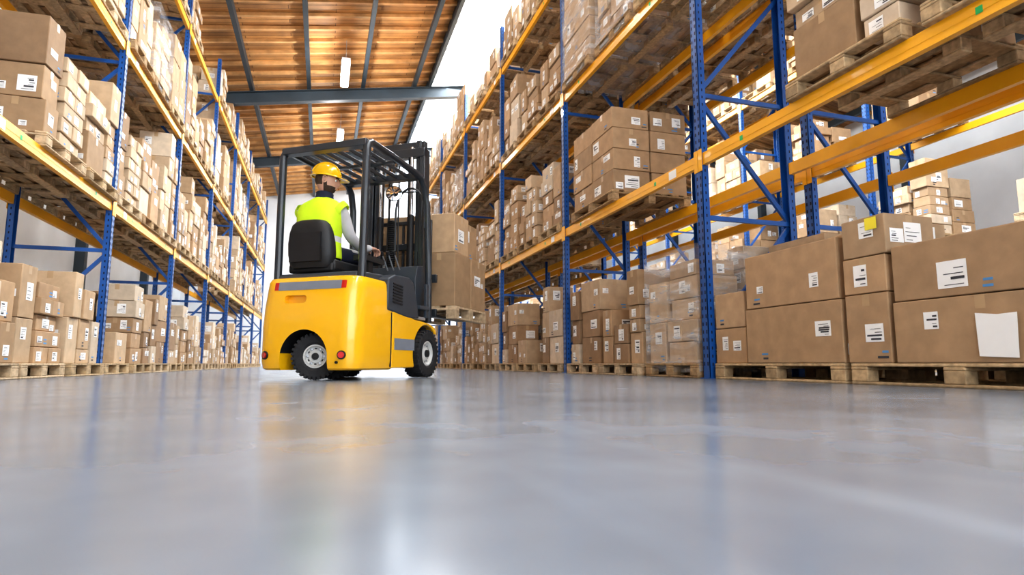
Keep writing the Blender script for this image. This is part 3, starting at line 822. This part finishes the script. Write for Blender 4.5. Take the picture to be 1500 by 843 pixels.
mb.loft(rings, 'vest', caps=False)
ve = mb.obj("hi_vis_vest", DR, smooth=True, subsurf=1)
ve.data.materials.append(M['reflect'])
for p in ve.data.polygons:
    c = p.center
    if 1.19 < c.z < 1.235: p.material_index = 1
    elif c.z > 1.24 and .07 < abs(c.x-px-.012) < .112 and c.y > .41: p.material_index = 1
md = ve.modifiers.new("sol", 'SOLIDIFY'); md.thickness = .006
mb = MB()
for s in (-1, 1):
    sh = Vector((px+.012+s*.17, .412, 1.49)); out = Vector((px+.01+s*.214, .427, 1.458))
    mb.sweep([sh, sh+(out-sh)*.6, out], [.092, .087, .079], 'vest', 16, False)
mb.obj("vest_shoulders", DR, smooth=True)
mb = MB()
rings = []
for z, r in ((1.575, .092), (1.60, .083), (1.635, .076), (1.65, .078), (1.648, .068), (1.60, .066)):
    rings.append([(px+.02+r*math.cos(R(a)), .432+r*.98*math.sin(R(a)), z-.012*math.sin(R(a))) for a in range(0, 360, 20)])
mb.loft(rings, 'navy', False); mb.obj("collar", DR, smooth=True)
HC = Vector((px+.015, .455, 1.778)); HQ = Matrix.Translation(HC) @ Matrix.Rotation(R(-62), 4, 'Z') @ Matrix.Rotation(R(-7), 4, 'X') @ Matrix.Scale(1.06, 4)
me = bpy.data.meshes.new("head"); bm = bmesh.new(); bmesh.ops.create_uvsphere(bm, u_segments=48, v_segments=36, radius=1)
def g(x, s): return math.exp(-(x/s)**2)
for v in bm.verts:
    x, y, z = v.co
    Z = z*.118; wid = .076; dep = .096
    if z < 0: wid *= 1-.28*(-z)**1.4; dep *= 1-.10*(-z)
    X_ = x*wid; Y_ = y*dep
    if z < -.1 and y > 0: Y_ += .016*min(1, -z*1.4)
    if z < -.2 and y < 0: Y_ *= 1-.25*(-z)
    if y > 0:
        Y_ += .026*g(X_, .011)*g(Z+.020, .020)
        Y_ += .010*g(X_, .009)*g(Z-.005, .022)
        Y_ += .007*g(X_, .020)*g(Z+.055, .010)
        Y_ += .006*g(X_, .022)*g(Z+.092, .016)
        Y_ += .005*g(Z-.026, .010)*g(X_, .045)
        Y_ -= .008*(g(X_-.031, .014)+g(X_+.031, .014))*g(Z-.006, .012)
    v.co = (X_, Y_, Z)
bm.to_mesh(me); bm.free(); me.materials.append(M['skin']); me.materials.append(M['hair'])
for p in me.polygons:
    c = p.center; p.use_smooth = True
    if c.z > .045 or (c.y < -.022 and c.z > -.050) or (c.z < -.046 and c.y > -.008 and not (abs(c.x) < .022 and -.066 < c.z < -.050)): p.material_index = 1
    if abs(c.x) > .03 and -.012 < c.y < .012 and -.06 < c.z <= .05: p.material_index = 1
ho = bpy.data.objects.new("head", me); COL.objects.link(ho); ho.parent = DR; ho.matrix_local = HQ
mb = MB()
for s in (-1, 1):
    mb.lathe([(.001, -.012), (.008, -.009), (.012, 0), (.008, .009), (.001, .012)], 'eye', Matrix.Translation((s*.031, .078, .006)), 14)
    mb.lathe([(.001, -.0075), (.005, -.005), (.0065, 0), (.005, .005), (.001, .0075)], 'hair', Matrix.Translation((s*.031, .0865, .006)), 12)
    mb.sweep([(s*.015, .100, .024), (s*.032, .096, .030), (s*.048, .082, .024)], .004, 'hair', 6)
    ear = [(s*(.074+.012*math.sin(R(a))**2*.6), -.004+.016*math.cos(R(a)), -.005+.028*math.sin(R(a))) for a in range(0, 361, 30)]
    mb.sweep(ear, .0055, 'skin', 8, False); mb.lathe([(.001, -.02), (.010, -.012), (.012, 0), (.010, .012), (.001, .02)], 'skin', Matrix.Translation((s*.075, -.004, -.006)), 12)
mb.sweep([(-.02, .108, -.058), (0, .113, -.057), (.02, .108, -.058)], .003, 'red', 6)
fo = mb.obj("face_features", DR, smooth=True); fo.matrix_local = HQ
mb = MB(); rings = []
for k in range(11):
    a = R(90*k/10); rr = math.cos(a)**.85 if k < 10 else .02; zz = .035+.115*math.sin(a)
    rings.append([((.100*rr)*math.cos(2*math.pi*i/36), -.004+(.122*rr)*math.sin(2*math.pi*i/36), zz) for i in range(36)])
mb.loft(rings, 'helmet')
ro = []; ri = []
for i in range(36):
    a = 2*math.pi*i/36; s_ = math.sin(a); ext = .012+(.062*max(0, s_)**2.0)
    ri.append(((.099)*math.cos(a), -.004+.121*s_, .040)); ro.append(((.100+ext*.35)*math.cos(a), -.004+(.122+ext)*s_, .030-.012*max(0, s_)**2))
n = 36
mb.add(ri+ro+[(x, y, z-.004) for x, y, z in ro]+[(x, y, z-.012) for x, y, z in ri], [(i, (i+1) % n, n+(i+1) % n, n+i) for i in range(n)]+[(n+i, n+(i+1) % n, 2*n+(i+1) % n, 2*n+i) for i in range(n)]+[(2*n+i, 2*n+(i+1) % n, 3*n+(i+1) % n, 3*n+i) for i in range(n)], 'helmet')
for xx in (-.035, 0, .035):
    mb.sweep([(xx, -.004+.118*math.cos(R(a)), .035+.120*math.sin(R(a))*(1-abs(xx)*.9)) for a in range(12, 169, 12)], .007, 'helmet', 8)
hh = mb.obj("helmet", DR, smooth=True); hh.matrix_local = HQ @ Matrix.Rotation(R(2), 4, 'X')
def hand(name, wrist, fwd, up, side, curl):
    wrist = Vector(wrist); f = Vector(fwd).normalized(); u = Vector(up).normalized(); sd = f.cross(u).normalized(); u = sd.cross(f).normalized()
    def W(a, b2, c): return tuple(wrist+f*a+sd*b2+u*c)
    skinobj(name, [W(-.03, 0, 0), W(.01, 0, 0), W(.05, 0, .002), W(.082, 0, -.004)], [(0, 1), (1, 2), (2, 3)], [(.024, .024), (.027, .021), (.040, .017), (.037, .015)], M['skin'], 2)
    for i, (off, L) in enumerate(((-.030, .9), (-.010, 1.0), (.010, .95), (.030, .78))):
        a1, a2, a3 = curl
        p0 = Vector((.070, off, 0)); p1 = p0+Vector((.020, 0, 0)); pts = [p0, p1]; ang = 0
        for seg, da in ((.040*L, a1), (.026*L, a2), (.020*L, a3)):
            ang += R(da); pts.append(pts[-1]+Vector((seg*math.cos(ang), 0, -seg*math.sin(ang))))
        skinobj(name+"_finger_%d" % (i+1), [W(*p) for p in pts], [(k, k+1) for k in range(len(pts)-1)], [.0105, .0105, .0095, .0085, .007], M['skin'], 1)
    t = [Vector((.015, -side*.022, -.004)), Vector((.038, -side*.046, -.014)), Vector((.062, -side*.054, -.030)), Vector((.080, -side*.046, -.042))]
    skinobj(name+"_thumb", [W(*p) for p in t], [(0, 1), (1, 2), (2, 3)], [.014, .0125, .0105, .008], M['skin'], 1)
hand("right_hand", (px+.22, .90, 1.225), (.05, .98, .02), (0.10, 0, 1), 1, (38, 48, 30))
hand("left_hand", (px-.125, .85, 1.225), (.05, .98, .05), (-.1, 0, 1), -1, (40, 50, 30))

# ------------------------------------------------------------------ camera
cam = bpy.data.cameras.new("camera"); co = bpy.data.objects.new("camera", cam); COL.objects.link(co)
co.location = (0, 0, .14); co.rotation_euler = (R(90+7.22), 0, R(-17.4))
cam.sensor_width = 36; cam.lens = 21.12; cam.clip_start = .02
cam.dof.use_dof = True; cam.dof.focus_distance = 5.0; cam.dof.aperture_fstop = 3.0
scene.camera = co
scene.view_settings.view_transform = 'Standard'
for lk in ('Medium High Contrast', 'None'):
    try:
        scene.view_settings.look = lk; break
    except Exception: pass
scene.view_settings.exposure = 0.08
